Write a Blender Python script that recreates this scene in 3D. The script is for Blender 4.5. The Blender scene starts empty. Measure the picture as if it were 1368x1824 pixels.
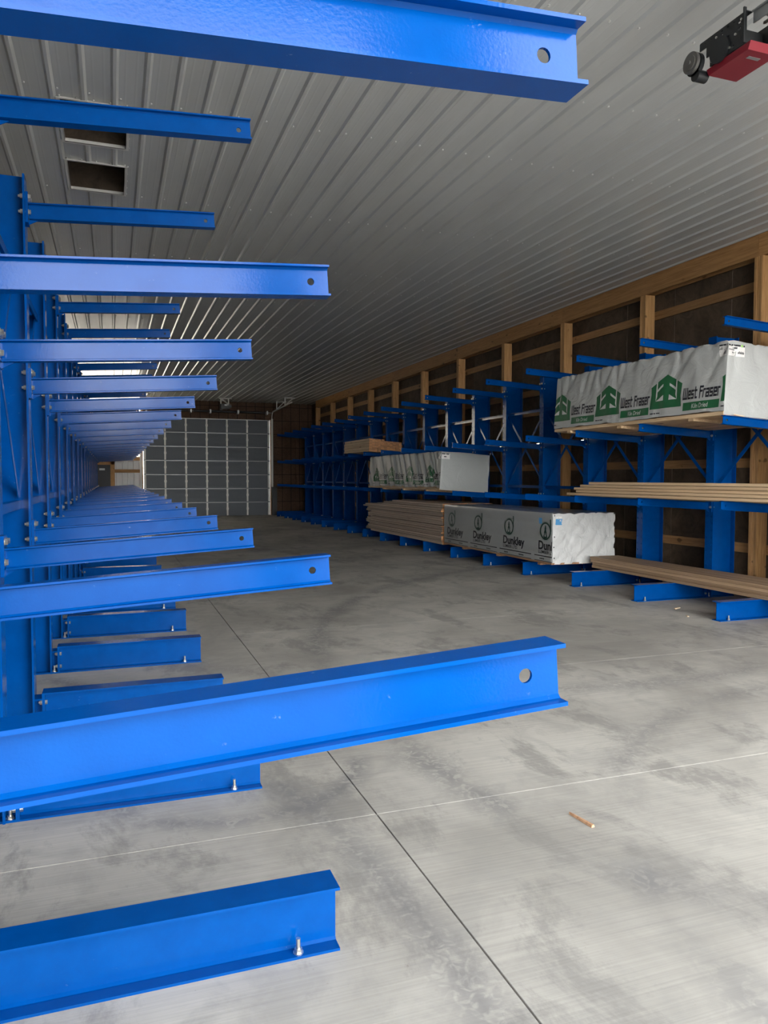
import bpy, bmesh, math, random
from mathutils import Vector, Matrix, noise
random.seed(7)
scene = bpy.context.scene
COL = scene.collection
R = math.radians

# ------------------------------------------------------------------ camera, sky, sun, exposure
cam_d = bpy.data.cameras.new('camera')
cam = bpy.data.objects.new('camera', cam_d)
COL.objects.link(cam)
cam.location = (0, 0, 1.70)
cam.rotation_euler = (math.pi / 2 - 0.0453, -0.001, -0.3431)
cam_d.sensor_fit = 'VERTICAL'
cam_d.sensor_height = 24.0
cam_d.lens = 24.0 * 1350.7 / 1824.0
cam_d.clip_start = 0.05
cam_d.clip_end = 400
scene.camera = cam

world = bpy.data.worlds.new('world')
scene.world = world
world.use_nodes = True
wn = world.node_tree
bg = wn.nodes['Background']
_tc = wn.nodes.new('ShaderNodeTexCoord'); _sx = wn.nodes.new('ShaderNodeSeparateXYZ'); _cr = wn.nodes.new('ShaderNodeValToRGB')
wn.links.new(_tc.outputs['Generated'], _sx.inputs[0]); wn.links.new(_sx.outputs['Z'], _cr.inputs['Fac']); wn.links.new(_cr.outputs['Color'], bg.inputs['Color'])
_e = _cr.color_ramp.elements; _e[0].position = 0.0; _e[0].color = (1.0, 0.985, 0.95, 1); _e[1].position = 0.9; _e[1].color = (0.34, 0.38, 0.43, 1)
_m = _e.new(0.4); _m.color = (0.70, 0.71, 0.72, 1)
bg.inputs['Strength'].default_value = 19.2

sun_d = bpy.data.lights.new('sun', 'SUN')
sun_d.energy = 7.0
sun_d.angle = R(0.6)
sun_d.color = (1.0, 0.87, 0.70)
sun = bpy.data.objects.new('sun', sun_d)
COL.objects.link(sun)
sun.rotation_euler = Vector((-0.22, -1.0, -0.80)).to_track_quat('-Z', 'Y').to_euler()

vs = scene.view_settings
vs.view_transform = 'Standard'
vs.look = 'None'
vs.gamma = 1.0
vs.use_curve_mapping = False
vs.exposure = -0.08

# ------------------------------------------------------------------ mesh helpers
class MB:
    def __init__(s):
        s.v = []; s.f = []; s.mi = []; s.sm = []
    def add(s, vs_, fs_, m=0, smooth=False):
        o = len(s.v)
        s.v += [tuple(p) for p in vs_]
        for f in fs_:
            s.f.append([i + o for i in f]); s.mi.append(m); s.sm.append(smooth)
        return s
    def box(s, x0, x1, y0, y1, z0, z1, m=0):
        v = [(x0,y0,z0),(x1,y0,z0),(x1,y1,z0),(x0,y1,z0),(x0,y0,z1),(x1,y0,z1),(x1,y1,z1),(x0,y1,z1)]
        return s.add(v, [(0,3,2,1),(4,5,6,7),(0,1,5,4),(1,2,6,5),(2,3,7,6),(3,0,4,7)], m)
    def prism(s, prof, a, b, axis='x', m=0, smooth=False, caps=True):
        """closed 2-D profile (counter-clockwise seen from +axis) extruded from a to b"""
        n = len(prof)
        def P(q, t):
            if axis == 'x': return (t, q[0], q[1])
            if axis == 'y': return (q[1], t, q[0])
            return (q[0], q[1], t)
        v = [P(q, a) for q in prof] + [P(q, b) for q in prof]
        fs = [(i, (i+1) % n, (i+1) % n + n, i + n) for i in range(n)]
        s.add(v, fs, m, smooth)
        if caps:
            s.add(v, [tuple(range(n-1, -1, -1)), tuple(range(n, 2*n))], m)
        return s
    def cyl(s, c, r, a, b, axis='z', n=12, m=0, smooth=True, r2=None):
        r2 = r if r2 is None else r2
        def P(k, t, rr):
            an = 2*math.pi*k/n; u, w = c[0] + rr*math.cos(an), c[1] + rr*math.sin(an)
            if axis == 'x': return (t, u, w)
            if axis == 'y': return (w, t, u)
            return (u, w, t)
        v = [P(k, a, r) for k in range(n)] + [P(k, b, r2) for k in range(n)]
        s.add(v, [(i, (i+1) % n, (i+1) % n + n, i + n) for i in range(n)], m, smooth)
        s.add(v, [tuple(range(n-1, -1, -1)), tuple(range(n, 2*n))], m)
        return s
    def bar(s, p, q, w, h, m=0, up=(1,0,0)):
        """rectangular bar from p to q; w across 'up' axis, h along it"""
        p = Vector(p); q = Vector(q); d = (q-p).normalized(); u = Vector(up)
        u = (u - d*u.dot(d)).normalized(); t = d.cross(u)
        v = [pt + u*a*h/2 + t*b*w/2 for pt in (p, q) for a, b in ((-1,-1),(1,-1),(1,1),(-1,1))]
        return s.add(v, [(0,1,2,3),(7,6,5,4),(0,4,5,1),(1,5,6,2),(2,6,7,3),(3,7,4,0)], m)
    def plate_holes(s, us, ws, holes, t0, t1, fn, m=0):
        """plate in (u,w) grid lines us/ws with cells in holes left open, thickness t0..t1; fn(u,w,t)->xyz"""
        nu, nw = len(us), len(ws)
        idx = lambda i, j, k: (i*nw + j)*2 + k
        v = [fn(u, w, t) for u in us for w in ws for t in (t0, t1)]
        fs = []
        solid = lambda i, j: 0 <= i < nu-1 and 0 <= j < nw-1 and (i, j) not in holes
        for i in range(nu-1):
            for j in range(nw-1):
                if not solid(i, j): continue
                a, b, c, d = (i,j),(i+1,j),(i+1,j+1),(i,j+1)
                fs.append(tuple(idx(*q, 1) for q in (a,b,c,d)))
                fs.append(tuple(idx(*q, 0) for q in (d,c,b,a)))
                for (di, dj), (e, g) in (((0,-1),(a,b)),((1,0),(b,c)),((0,1),(c,d)),((-1,0),(d,a))):
                    if not solid(i+di, j+dj):
                        fs.append((idx(*e,0), idx(*g,0), idx(*g,1), idx(*e,1)))
        return s.add(v, fs, m)
    def mesh(s, name, mats):
        me = bpy.data.meshes.new(name)
        me.from_pydata(s.v, [], s.f)
        for mt in (mats if isinstance(mats, (list, tuple)) else [mats]): me.materials.append(mt)
        me.polygons.foreach_set('material_index', s.mi)
        me.polygons.foreach_set('use_smooth', s.sm)
        me.update()
        return me

def fixn(me):
    bm = bmesh.new(); bm.from_mesh(me)
    bmesh.ops.recalc_face_normals(bm, faces=bm.faces)
    bm.to_mesh(me); bm.free()
    return me

def place(name, me, parent=None, loc=(0,0,0), rot=(0,0,0), scale=(1,1,1), **props):
    o = bpy.data.objects.new(name, me)
    COL.objects.link(o)
    o.location = loc; o.rotation_euler = rot; o.scale = scale
    if parent: o.parent = parent
    for k, v in props.items(): o[k] = v
    return o
def empty(name, loc=(0,0,0), rot=(0,0,0), **props):
    o = place(name, None, None, loc, rot, **props)
    o.empty_display_size = 0.2
    return o

# ------------------------------------------------------------------ materials
def mat(name, color=(0.5,0.5,0.5), rough=0.5, metal=0.0, spec=0.5):
    m = bpy.data.materials.new(name); m.use_nodes = True
    b = m.node_tree.nodes['Principled BSDF']
    b.inputs['Base Color'].default_value = (*color, 1)
    b.inputs['Roughness'].default_value = rough
    b.inputs['Metallic'].default_value = metal
    b.inputs['Specular IOR Level'].default_value = spec
    return m
class NT:
    def __init__(s, m): s.t = m.node_tree; s.b = s.t.nodes['Principled BSDF']
    def n(s, typ, **kw):
        nd = s.t.nodes.new(typ)
        for k, v in kw.items():
            if k.startswith('i_'):
                nd.inputs[int(k[2:]) if k[2:].isdigit() else k[2:].replace('_', ' ')].default_value = v
            else: setattr(nd, k, v)
        return nd
    def l(s, a, b): s.t.links.new(a, b)
    def coords(s, kind='Object', scale=(1,1,1), rnd=False):
        tc = s.n('ShaderNodeTexCoord'); mp = s.n('ShaderNodeMapping'); mp.inputs['Scale'].default_value = scale
        src = tc.outputs[kind] if kind != 'World' else s.n('ShaderNodeNewGeometry').outputs['Position']
        if rnd:
            oi = s.n('ShaderNodeObjectInfo'); mu = s.n('ShaderNodeVectorMath', operation='SCALE')
            mu.inputs[0].default_value = (37.0, 91.0, 53.0); s.l(oi.outputs['Random'], mu.inputs['Scale'])
            ad = s.n('ShaderNodeVectorMath', operation='ADD'); s.l(src, ad.inputs[0]); s.l(mu.outputs[0], ad.inputs[1]); src = ad.outputs[0]
        s.l(src, mp.inputs['Vector'])
        return mp.outputs[0]
    def noise(s, vec, scale, detail=4, rough=0.55, dist=0.0):
        nd = s.n('ShaderNodeTexNoise'); nd.inputs['Scale'].default_value = scale
        nd.inputs['Detail'].default_value = detail; nd.inputs['Roughness'].default_value = rough
        nd.inputs['Distortion'].default_value = dist
        s.l(vec, nd.inputs['Vector']); return nd.outputs['Fac']
    def ramp(s, fac, stops):
        nd = s.n('ShaderNodeValToRGB'); e = nd.color_ramp.elements
        while len(e) < len(stops): e.new(0.5)
        for el, (p, c) in zip(e, stops):
            el.position = p; el.color = (*c, 1) if len(c) == 3 else c
        s.l(fac, nd.inputs['Fac']); return nd.outputs['Color']
    def mix(s, fac, a, b, mode='MIX'):
        nd = s.n('ShaderNodeMix', data_type='RGBA', blend_type=mode)
        for sock, val in ((nd.inputs[0], fac), (nd.inputs[6], a), (nd.inputs[7], b)):
            if isinstance(val, (int, float)): sock.default_value = val
            elif isinstance(val, tuple): sock.default_value = (*val, 1)
            else: s.l(val, sock)
        return nd.outputs[2]
    def math(s, op, a, b=None, clamp=False):
        nd = s.n('ShaderNodeMath', operation=op, use_clamp=clamp)
        for sock, val in ((nd.inputs[0], a), (nd.inputs[1], b)):
            if val is None: continue
            if isinstance(val, (int, float)): sock.default_value = val
            else: s.l(val, sock)
        return nd.outputs[0]
    def bump(s, hgt, strength=0.3, dist=0.01):
        nd = s.n('ShaderNodeBump'); nd.inputs['Strength'].default_value = strength
        nd.inputs['Distance'].default_value = dist
        s.l(hgt, nd.inputs['Height']); s.l(nd.outputs[0], s.b.inputs['Normal'])
    def color(s, c): s.l(c, s.b.inputs['Base Color'])
    def rough(s, c): s.l(c, s.b.inputs['Roughness'])

def m_blue():
    m = mat('blue_paint', (0.004, 0.10, 0.46), 0.30, 0, 0.18); t = NT(m)
    w = t.coords('World')
    n1 = t.noise(w, 9, 3); sc = t.noise(w, 34, 6, 0.7)
    base = t.ramp(n1, [(0.3, (0.0, 0.051, 0.24)), (0.7, (0.0, 0.060, 0.272))])
    msk = t.math('MULTIPLY', t.ramp(sc, [(0.66, (0,0,0)), (0.74, (1,1,1))]), 0.35)
    patch = t.ramp(t.noise(w, 1.7, 2), [(0.44, (0,0,0)), (0.56, (1,1,1))])
    t.color(t.mix(t.math('MULTIPLY', msk, patch), base, (0.35, 0.45, 0.6)))
    t.rough(t.math('ADD', t.math('MULTIPLY', t.noise(w, 5, 3), 0.12), 0.10))
    t.bump(t.noise(w, 150, 2), 0.05, 0.004)
    return m
def m_concrete():
    m = mat('concrete_slab', (0.4,0.39,0.37), 0.62, 0, 0.4); t = NT(m)
    w = t.coords('World'); big = t.noise(w, 0.55, 6, 0.6, 0.4); mid = t.noise(w, 3.2, 6, 0.65, 0.8)
    streak = t.noise(t.coords('World', (1.2, 75, 1)), 1.0, 3, 0.6)
    c = t.ramp(big, [(0.34, (0.29,0.275,0.25)), (0.50, (0.405,0.387,0.35)), (0.66, (0.50,0.48,0.435))])
    c = t.mix(t.ramp(mid, [(0.36,(0.5,0.5,0.5)), (0.52,(0,0,0))]), c, (0.29,0.28,0.26))
    sm = t.noise(t.coords('World', (1.0, 0.55, 1)), 1.5, 8, 0.72, 0.25)
    c = t.mix(t.ramp(sm, [(0.52,(0,0,0)), (0.60,(0.65,0.65,0.65))]), c, (0.215,0.205,0.192))
    c = t.mix(0.22, c, t.ramp(streak, [(0.3,(0.22,0.22,0.21)), (0.7,(0.66,0.65,0.61))]), 'OVERLAY')
    # tyre scuffs: worn rubber arcs left by a turning forklift
    tread = t.noise(t.coords('World', (1,1,1)), 17, 2, 0.5, 1.5)
    tr = t.ramp(tread, [(0.34,(0.25,0.25,0.25)), (0.54,(1,1,1))])
    brk = t.ramp(t.noise(w, 1.1, 2), [(0.36,(0,0,0)), (0.50,(1,1,1))])
    geo = t.n('ShaderNodeNewGeometry')
    for cx, cy, r, wd, st in ((0.62, 4.45, 0.75, 0.12, 0.85), (9.65, 5.36, 8.0, 0.22, 0.75), (-6.9, 2.1, 8.0, 0.16, 0.7), (5.2, 1.4, 3.3, 0.16, 0.5), (4.4, 9.5, 4.4, 0.22, 0.5)):
        dv = t.n('ShaderNodeVectorMath', operation='DISTANCE'); t.l(geo.outputs['Position'], dv.inputs[0]); dv.inputs[1].default_value = (cx, cy, 0)
        ring = t.math('SUBTRACT', 1.0, t.math('DIVIDE', t.math('ABSOLUTE', t.math('SUBTRACT', dv.outputs['Value'], r)), wd), True)
        k = t.math('MULTIPLY', t.math('MULTIPLY', t.math('MULTIPLY', ring, tr), brk), st)
        c = t.mix(k, c, (0.17,0.165,0.165))
    spk = t.ramp(t.noise(w, 42, 2), [(0.73,(0,0,0)), (0.78,(1,1,1))])
    c = t.mix(t.math('MULTIPLY', spk, 0.4), c, (0.16,0.13,0.11))
    t.color(c)
    t.bump(t.math('ADD', t.math('MULTIPLY', streak, 0.7), mid), 0.12, 0.006)
    return m
def m_wood(name, dark, light, scale=(14,0.9,14), rough=0.62, rnd=True, tint=0.0, kind='Object', knots=True):
    m = mat(name, light, rough, 0, 0.35); t = NT(m)
    v = t.coords(kind, scale, rnd); g = t.noise(v, 2.2, 5, 0.6, 0.9)
    c = t.ramp(g, [(0.32, dark), (0.66, light)])
    if tint:
        oi = t.n('ShaderNodeObjectInfo')
        hs = t.n('ShaderNodeHueSaturation'); t.l(c, hs.inputs['Color'])
        t.l(t.math('ADD', t.math('MULTIPLY', oi.outputs['Random'], tint), 1 - tint/2), hs.inputs['Value'])
        c = hs.outputs['Color']
    if knots:
        k = t.noise(t.coords(kind, (5, 2.2, 5), rnd), 1.6, 1, 0.4)
        c = t.mix(t.ramp(k, [(0.71,(0,0,0)), (0.77,(0.8,0.8,0.8))]), c, tuple(q*0.35 for q in dark))
    t.color(c); t.bump(g, 0.12, 0.004)
    return m
def m_sheet(name, cols, scale=9, grid=None):
    m = mat(name, cols[1], 0.75, 0, 0.25); t = NT(m)
    w = t.coords('World'); a = t.noise(w, scale, 6, 0.7, 1.2); b = t.noise(w, 1.3, 3)
    c = t.ramp(a, [(0.3, cols[0]), (0.65, cols[1])])
    c = t.mix(t.ramp(b, [(0.35,(0.5,0.5,0.5)), (0.6,(0,0,0))]), c, tuple(q*0.6 for q in cols[0]))
    if grid:
        br = t.n('ShaderNodeTexBrick'); br.offset = 0.0
        mp = t.n('ShaderNodeMapping'); mp.inputs['Rotation'].default_value = (R(90), 0, 0)
        t.l(t.n('ShaderNodeNewGeometry').outputs['Position'], mp.inputs['Vector']); t.l(mp.outputs[0], br.inputs['Vector'])
        br.inputs['Scale'].default_value = 1.0; br.inputs['Brick Width'].default_value = grid[0]; br.inputs['Row Height'].default_value = grid[1]
        br.inputs['Mortar Size'].default_value = 0.012
        c = t.mix(br.outputs['Fac'], c, tuple(q*0.25 for q in cols[0]))
    t.color(c); t.bump(a, 0.2, 0.004)
    return m
def m_wrap(name, color, rough, fold=(3,3,3), strength=0.5, dist=0.02, spec=0.5):
    m = mat(name, color, rough, 0, spec); t = NT(m)
    v = t.coords('Object', fold); a = t.noise(v, 1.6, 5, 0.55, 1.6); b = t.noise(t.coords('Object'), 22, 3, 0.6, 0.4)
    t.bump(t.math('ADD', a, t.math('MULTIPLY', b, 0.12)), strength, dist)
    return m
BLUE = m_blue()
CONC = m_concrete()
STEEL = mat('zinc_bolt', (0.72,0.71,0.66), 0.28, 0.95)
WHITE_STEEL = mat('white_liner_steel', (0.60,0.595,0.57), 0.24, 0, 0.5)
_t = NT(WHITE_STEEL); _t.color(_t.ramp(_t.noise(_t.coords('World', (1,0.25,1)), 2.2, 4), [(0.3,(0.59,0.60,0.59)), (0.7,(0.66,0.675,0.665))]))
SIDING = mat('white_siding', (0.62,0.62,0.63), 0.4)
POST = m_wood('post_fir', (0.37,0.19,0.07), (0.60,0.35,0.15), (20,20,1.0), tint=0.25)
BEAM = m_wood('header_fir', (0.33,0.165,0.06), (0.52,0.29,0.12), (18,0.7,18), tint=0.2)
GIRT = m_wood('girt_fir', (0.28,0.145,0.06), (0.44,0.25,0.11), (18,0.8,18), tint=0.35)
GIRTX = m_wood('girt_back', (0.28,0.145,0.06), (0.46,0.26,0.11), (0.8,18,18), tint=0.35)
PLY = m_sheet('weathered_plywood', ((0.06,0.043,0.03), (0.14,0.10,0.07)), 4)
OSB = m_sheet('osb_sheathing', ((0.085,0.05,0.033), (0.17,0.105,0.07)), 16, (0.406, 0.61))
BOARD = m_wood('sawn_lumber', (0.42,0.28,0.16), (0.66,0.49,0.31), (12,0.7,12), tint=0.4)
BOARDGREY = m_wood('aged_lumber', (0.36,0.28,0.22), (0.60,0.50,0.41), (12,0.6,12), tint=0.45)
BOARDEND = m_wood('lumber_end', (0.40,0.19,0.08), (0.62,0.33,0.16), (30,1,30), tint=0.5, knots=False)
WRAP = m_wrap('white_wrap', (0.43,0.44,0.43), 0.42, (2.2,2.0,3.0), 0.55, 0.03)
WRAP2 = m_wrap('white_wrap_folded', (0.40,0.42,0.415), 0.42, (2.2,2.2,2.2), 0.45, 0.03)
WRAPG = m_wrap('grey_film', (0.34,0.35,0.35), 0.22, (1.5,1.2,2.0), 0.22, 0.02)
WRAPEND = m_wrap('white_end_cap', (0.58,0.59,0.585), 0.4, (4,4,2.2), 0.6, 0.03)
GREEN = mat('green_print', (0.018,0.115,0.045), 0.45)
INK = mat('black_print', (0.012,0.013,0.02), 0.45)
INKG = mat('dark_green_print', (0.012,0.045,0.035), 0.4)
INKW = mat('white_print', (0.55,0.56,0.55), 0.45)
TAG = mat('white_tag', (0.78,0.76,0.74), 0.3)
TAGB = mat('blue_tag', (0.10,0.33,0.62), 0.35)
LIME = mat('lime_mark', (0.30,0.62,0.12), 0.4)
DOORP = mat('door_panel', (0.10,0.118,0.135), 0.5)
STILE = mat('door_stile', (0.80,0.79,0.74), 0.42)
BLACK = mat('black_steel', (0.012,0.014,0.016), 0.42)
RED = mat('red_cover', (0.22,0.010,0.022), 0.4)
GREY = mat('grey_metal', (0.33,0.34,0.34), 0.4, 0.6)
DARKDOOR = mat('dark_door', (0.02,0.024,0.032), 0.5)
GRAVEL = mat('gravel', (0.45,0.41,0.35), 0.9); _t = NT(GRAVEL); _t.color(_t.ramp(_t.noise(_t.coords('World'), 6, 6), [(0.3,(0.23,0.22,0.195)), (0.7,(0.32,0.30,0.27))]))
JOINTD = mat('dark_joint', (0.05,0.05,0.05), 0.9)
JOINTL = mat('dusty_joint', (0.47,0.455,0.42), 0.9)

# ------------------------------------------------------------------ dimensions
S = 1.5108                      # column spacing of both racks
YL, YR = -0.4026, 7.1076        # column phase, aisle-left rack and wall rack
ZC = 5.08                       # ceiling
XW, XL = 8.47, -9.5             # post face on the right, left wall
YB, YF = 34.3, -0.75            # back wall, front wall
DX0, DX1, DZ = 1.25, 6.72, 4.30 # overhead door

# ------------------------------------------------------------------ ground and floor
g = MB().box(-60, 60, -60, 95, -0.40, -0.165)
place('ground', g.mesh('ground', GRAVEL), None, kind='structure')
fl = MB(); fl.box(XL-0.3, XW+0.6, YF-0.3, YB+0.3, -0.16, -0.012)
floor = place('floor', fl.mesh('floor', JOINTD), None, kind='structure')
xs = [XL-0.3, -4.0, 1.232, 7.05, XW+0.6]
ys = [YF-0.3, 1.22, 3.555] + [3.555 + 2.34*k for k in range(1, 13)] + [YB+0.3]
for i in range(len(xs)-1):
    for j in range(len(ys)-1):
        x0, x1, y0, y1 = xs[i]+0.0035, xs[i+1]-0.0035, ys[j]+0.0018, ys[j+1]-0.0018
        b = 0.0014
        mb = MB()
        v = [(x0,y0,-0.011),(x1,y0,-0.011),(x1,y1,-0.011),(x0,y1,-0.011),(x0,y0,-b),(x1,y0,-b),(x1,y1,-b),(x0,y1,-b),
             (x0+b,y0+b,0),(x1-b,y0+b,0),(x1-b,y1-b,0),(x0+b,y1-b,0)]
        mb.add(v, [(0,1,5,4),(1,2,6,5),(2,3,7,6),(3,0,4,7),(4,5,9,8),(5,6,10,9),(6,7,11,10),(7,4,8,11),(8,9,10,11),(3,2,1,0)])
        place('slab', mb.mesh('slab', CONC), floor)
mb = MB()
for y in ys[1:-1]: mb.box(XL, XW+0.4, y-0.0022, y+0.0022, -0.011, -0.004)
place('joint_filler', mb.mesh('joint_filler', JOINTL), floor)

# ------------------------------------------------------------------ ceiling
ceiling = empty('ceiling', (0, 0, ZC), kind='structure')
PIT = 0.2615; RX = 0.063
hatch = [(-0.40, 0.17, 7.46, 8.36), (-0.41, 0.17, 8.86, 9.70)]
def rib_prof(n):
    pts = []
    for k in range(n):
        x = k*PIT
        pts += [(x-0.034,0),(x-0.013,-0.020),(x+0.013,-0.020),(x+0.034,0)]
        for fr in (1/3, 2/3):
            q = x + 0.0 + PIT*fr
            pts += [(q-0.012,0),(q,-0.0007),(q+0.012,0)]
    pts.append((n*PIT-0.034, 0))
    return pts
prof4 = rib_prof(4)
cache = {}
laps = [YF-0.1, 5.98, 13.3, 20.6, 27.9, YB+0.1]
k0 = math.floor((XL - RX)/PIT/4)
for pi in range(k0, 9):
    X0 = RX + pi*4*PIT
    if X0 - 0.04 > XW + 0.05: break
    for j in range(len(laps)-1):
        y0, y1 = laps[j]-0.03, laps[j+1]
        dz = 0.0006*(j % 2)
        hs = [h for h in hatch if h[1] > X0-0.04 and h[0] < X0+4*PIT and y0 < h[2] < y1]
        if hs:
            cy = sorted({y0, y1, *[q for h in hs for q in h[2:]]})
            cx = sorted({round(p[0]+X0, 5) for p in prof4} | {q for h in hs for q in h[:2] if X0-0.034 < q < X0+4*PIT-0.034})
            def zat(x):
                for a, b in zip(prof4, prof4[1:]):
                    if a[0]-1e-6 <= x-X0 <= b[0]+1e-6: return a[1] + (b[1]-a[1])*((x-X0-a[0])/max(1e-9, b[0]-a[0]))
                return 0
            mb = MB()
            for a, b in zip(cx, cx[1:]):
                for c, d in zip(cy, cy[1:]):
                    if any(h[0]-1e-6 <= a and b <= h[1]+1e-6 and h[2]-1e-6 <= c and d <= h[3]+1e-6 for h in hs): continue
                    mb.add([(a,c,zat(a)),(a,d,zat(a)),(b,d,zat(b)),(b,c,zat(b))], [(0,1,2,3)])
            place('ceiling_panel', mb.mesh('ceiling_panel', WHITE_STEEL), ceiling, (0,0,dz))
        else:
            key = round(y1-y0, 3)
            if key not in cache:
                mb = MB(); n = len(prof4)
                mb.add([(p[0], 0, p[1]) for p in prof4] + [(p[0], y1-y0, p[1]) for p in prof4], [(i, i+n, i+1+n, i+1) for i in range(n-1)])
                cache[key] = mb.mesh('ceiling_panel', WHITE_STEEL)
            place('ceiling_panel', cache[key], ceiling, (X0, y0, dz))
# screws: one rib-side screw per rib on every truss line and along the end laps
mb = MB()
for ry in [2.435 + 2.438*k for k in range(14)] + [l-0.01 for l in laps[1:-1]]:
    k = math.floor((-2.2-RX)/PIT)
    while RX + k*PIT < XW - 0.1:
        x = RX + k*PIT + 0.05
        if not any(h[0]-0.02 < x < h[1]+0.02 and h[2] < ry < h[3] for h in hatch):
            mb.cyl((x, ry + random.uniform(-0.02, 0.02)), 0.010, -0.009, 0.001, 'z', 6)
        k += 1
for h in hatch:
    for f in (0, 0.25, 0.5, 0.75, 1):
        for p in ((h[0]-0.03, h[2]+f*(h[3]-h[2])), (h[1]+0.03, h[2]+f*(h[3]-h[2])), (h[0]+f*(h[1]-h[0]), h[2]-0.03), (h[0]+f*(h[1]-h[0]), h[3]+0.03)):
            mb.cyl(p, 0.008, -0.012, 0.0, 'z', 6)
place('ceiling_screws', mb.mesh('ceiling_screws', mat('screw_head', (0.75,0.75,0.73), 0.35, 0.3)), ceiling, kind='stuff')
TRIM = mat('white_trim', (0.74,0.73,0.70), 0.45)
HWOOD = m_sheet('hatch_plywood', ((0.06,0.045,0.033), (0.12,0.09,0.066)), 5)
for i, h in enumerate(hatch):
    fr = MB()
    fr.box(h[0]-0.03, h[0], h[2]-0.03, h[3]+0.03, -0.0235, -0.019)
    fr.box(h[1], h[1]+0.03, h[2]-0.03, h[3]+0.03, -0.0235, -0.019)
    fr.box(h[0], h[1], h[2]-0.03, h[2], -0.0235, -0.019)
    fr.box(h[0], h[1], h[3], h[3]+0.03, -0.0235, -0.019)
    fr.box(h[0]-0.004, h[0], h[2], h[3], -0.0235, 0.012); fr.box(h[1], h[1]+0.004, h[2], h[3], -0.0235, 0.012)
    fr.box(h[0], h[1], h[2]-0.004, h[2], -0.0235, 0.012); fr.box(h[0], h[1], h[3], h[3]+0.004, -0.0235, 0.012)
    place('hatch_trim', fr.mesh('hatch_trim', TRIM), ceiling)
    bx = MB(); z1 = 0.42
    bx.box(h[0]-0.03, h[1]+0.03, h[2]-0.03, h[3]+0.03, z1, z1+0.02)
    bx.box(h[0]-0.03, h[0]-0.005, h[2]-0.03, h[3]+0.03, 0.012, z1); bx.box(h[1]+0.005, h[1]+0.03, h[2]-0.03, h[3]+0.03, 0.012, z1)
    bx.box(h[0]-0.03, h[1]+0.03, h[2]-0.03, h[2]-0.005, 0.012, z1); bx.box(h[0]-0.03, h[1]+0.03, h[3]+0.005, h[3]+0.03, 0.012, z1)
    place('hatch_box', bx.mesh('hatch_box', HWOOD), ceiling)

# ------------------------------------------------------------------ right and left walls (posts, girts, plywood)
def side_wall(name, side):
    """side=+1: posts face -x at XW; side=-1: posts face +x at XL"""
    w = empty(name, (XW if side > 0 else XL, 0, 0), kind='structure')
    sx = side
    def B(mb, x0, x1, *r):
        a, b = sorted((sx*x0, sx*x1)); return mb.box(a, b, *r)
    PY, PS = 8.36, 2.4375
    ply = B(MB(), 0.236, 0.252, 0, 1.214, 0, 2.435).mesh('plywood_sheet', PLY)
    ply2 = B(MB(), 0.236, 0.252, 0, 1.214, 0, ZC - 2.445).mesh('plywood_sheet', PLY)
    n = 0; y = YF
    while y < YB - 0.1:
        place('plywood_sheet', ply, w, (0, y, 0.0)); place('plywood_sheet', ply2, w, (0, y, 2.442))
        y += 1.219
    mb = MB()      # three plies of a laminated post
    gm = B(MB(), 0.192, 0.232, 0, PS-0.006, 0, 0.135).mesh('girt', GIRT)
    pm = []
    for a in range(3):
        pm.append(B(MB(), 0.0 + (0.004 if a == 1 else 0), 0.19, a*0.0465, a*0.0465+0.045, 0, ZC-0.31).mesh('post', POST))
    for k in range(-4, 12):
        y = PY + k*PS - 0.14
        if YF - 0.1 < y < YB - 0.2:
            pr = place('post', pm[0], w, (0, y, 0))
            for a in (1, 2): place('ply', pm[a], pr)
        if YF - 0.1 <= y + 0.07 < YB - PS:
            for z in (0.615, 1.85, 3.045, 3.475 if side > 0 else 3.6, 4.36):
                place('girt', gm, w, (0, y + 0.07, z))
    hb = B(MB(), -0.005, 0.037, 0, 4.87, ZC-0.31, ZC-0.002).mesh('header_beam', BEAM)
    hb2 = B(MB(), 0.155, 0.19, 0, 4.87, ZC-0.31, ZC-0.002).mesh('header_beam', BEAM)
    for k in range(-4, 12, 2):
        y = PY + k*PS - 0.07
        if y + 4.87 < YB + 1.5 and y > YF - 2.5:
            place('header_beam', hb, w, (0, y, 0)); place('header_beam', hb2, w, (0, y, 0))
    return w
side_wall('wall_right', 1)
side_wall('wall_left', -1)

# ------------------------------------------------------------------ front wall (behind the camera) with its two open doorways
wf = empty('wall_front', (0, YF, 0), kind='structure')
FX0, FX1, FX2, FX3 = -0.75, 1.04, 1.56, 8.3
for x0, x1, z0, z1 in ((XL-0.3, FX0, 0, ZC+0.02), (FX1, FX2, 0, ZC+0.02), (FX3, XW+0.3, 0, ZC+0.02), (FX0, FX1, 3.6, ZC+0.02), (FX2, FX3, 5.0, ZC+0.02)):
    place('wall_section', MB().box(x0, x1, -0.2, 0, z0, z1).mesh('wall_section', PLY), wf)

# ------------------------------------------------------------------ back wall
wb = empty('wall_back', (0, YB, 0), kind='structure')
def osb(x0, x1, z0, z1):
    x = x0
    while x < x1 - 0.02:
        z = z0
        while z < z1 - 0.02:
            a, b = min(x+1.216, x1), min(z+2.435, z1)
            place('osb_sheet', MB().box(x, a-0.003, 0, 0.012, z, b-0.003).mesh('osb_sheet', OSB), wb)
            z += 2.438
        x += 1.219
for x0, x1, z0, z1 in ((DX1+0.02, XW+0.3, -0.1, ZC+0.03), (DX0-0.02, DX1+0.02, DZ-0.04, ZC+0.03), (-0.12, DX0-0.10, -0.1, 2.60), (-1.06, -0.09, 2.2, 2.60), (-2.90, -1.0, -0.1, 2.60), (XL-0.3, -2.90, -0.1, ZC+0.03)):
    place('sheathing', MB().box(x0, x1, 0.05, 0.12, z0, z1).mesh('sheathing', PLY), wb)
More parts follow.
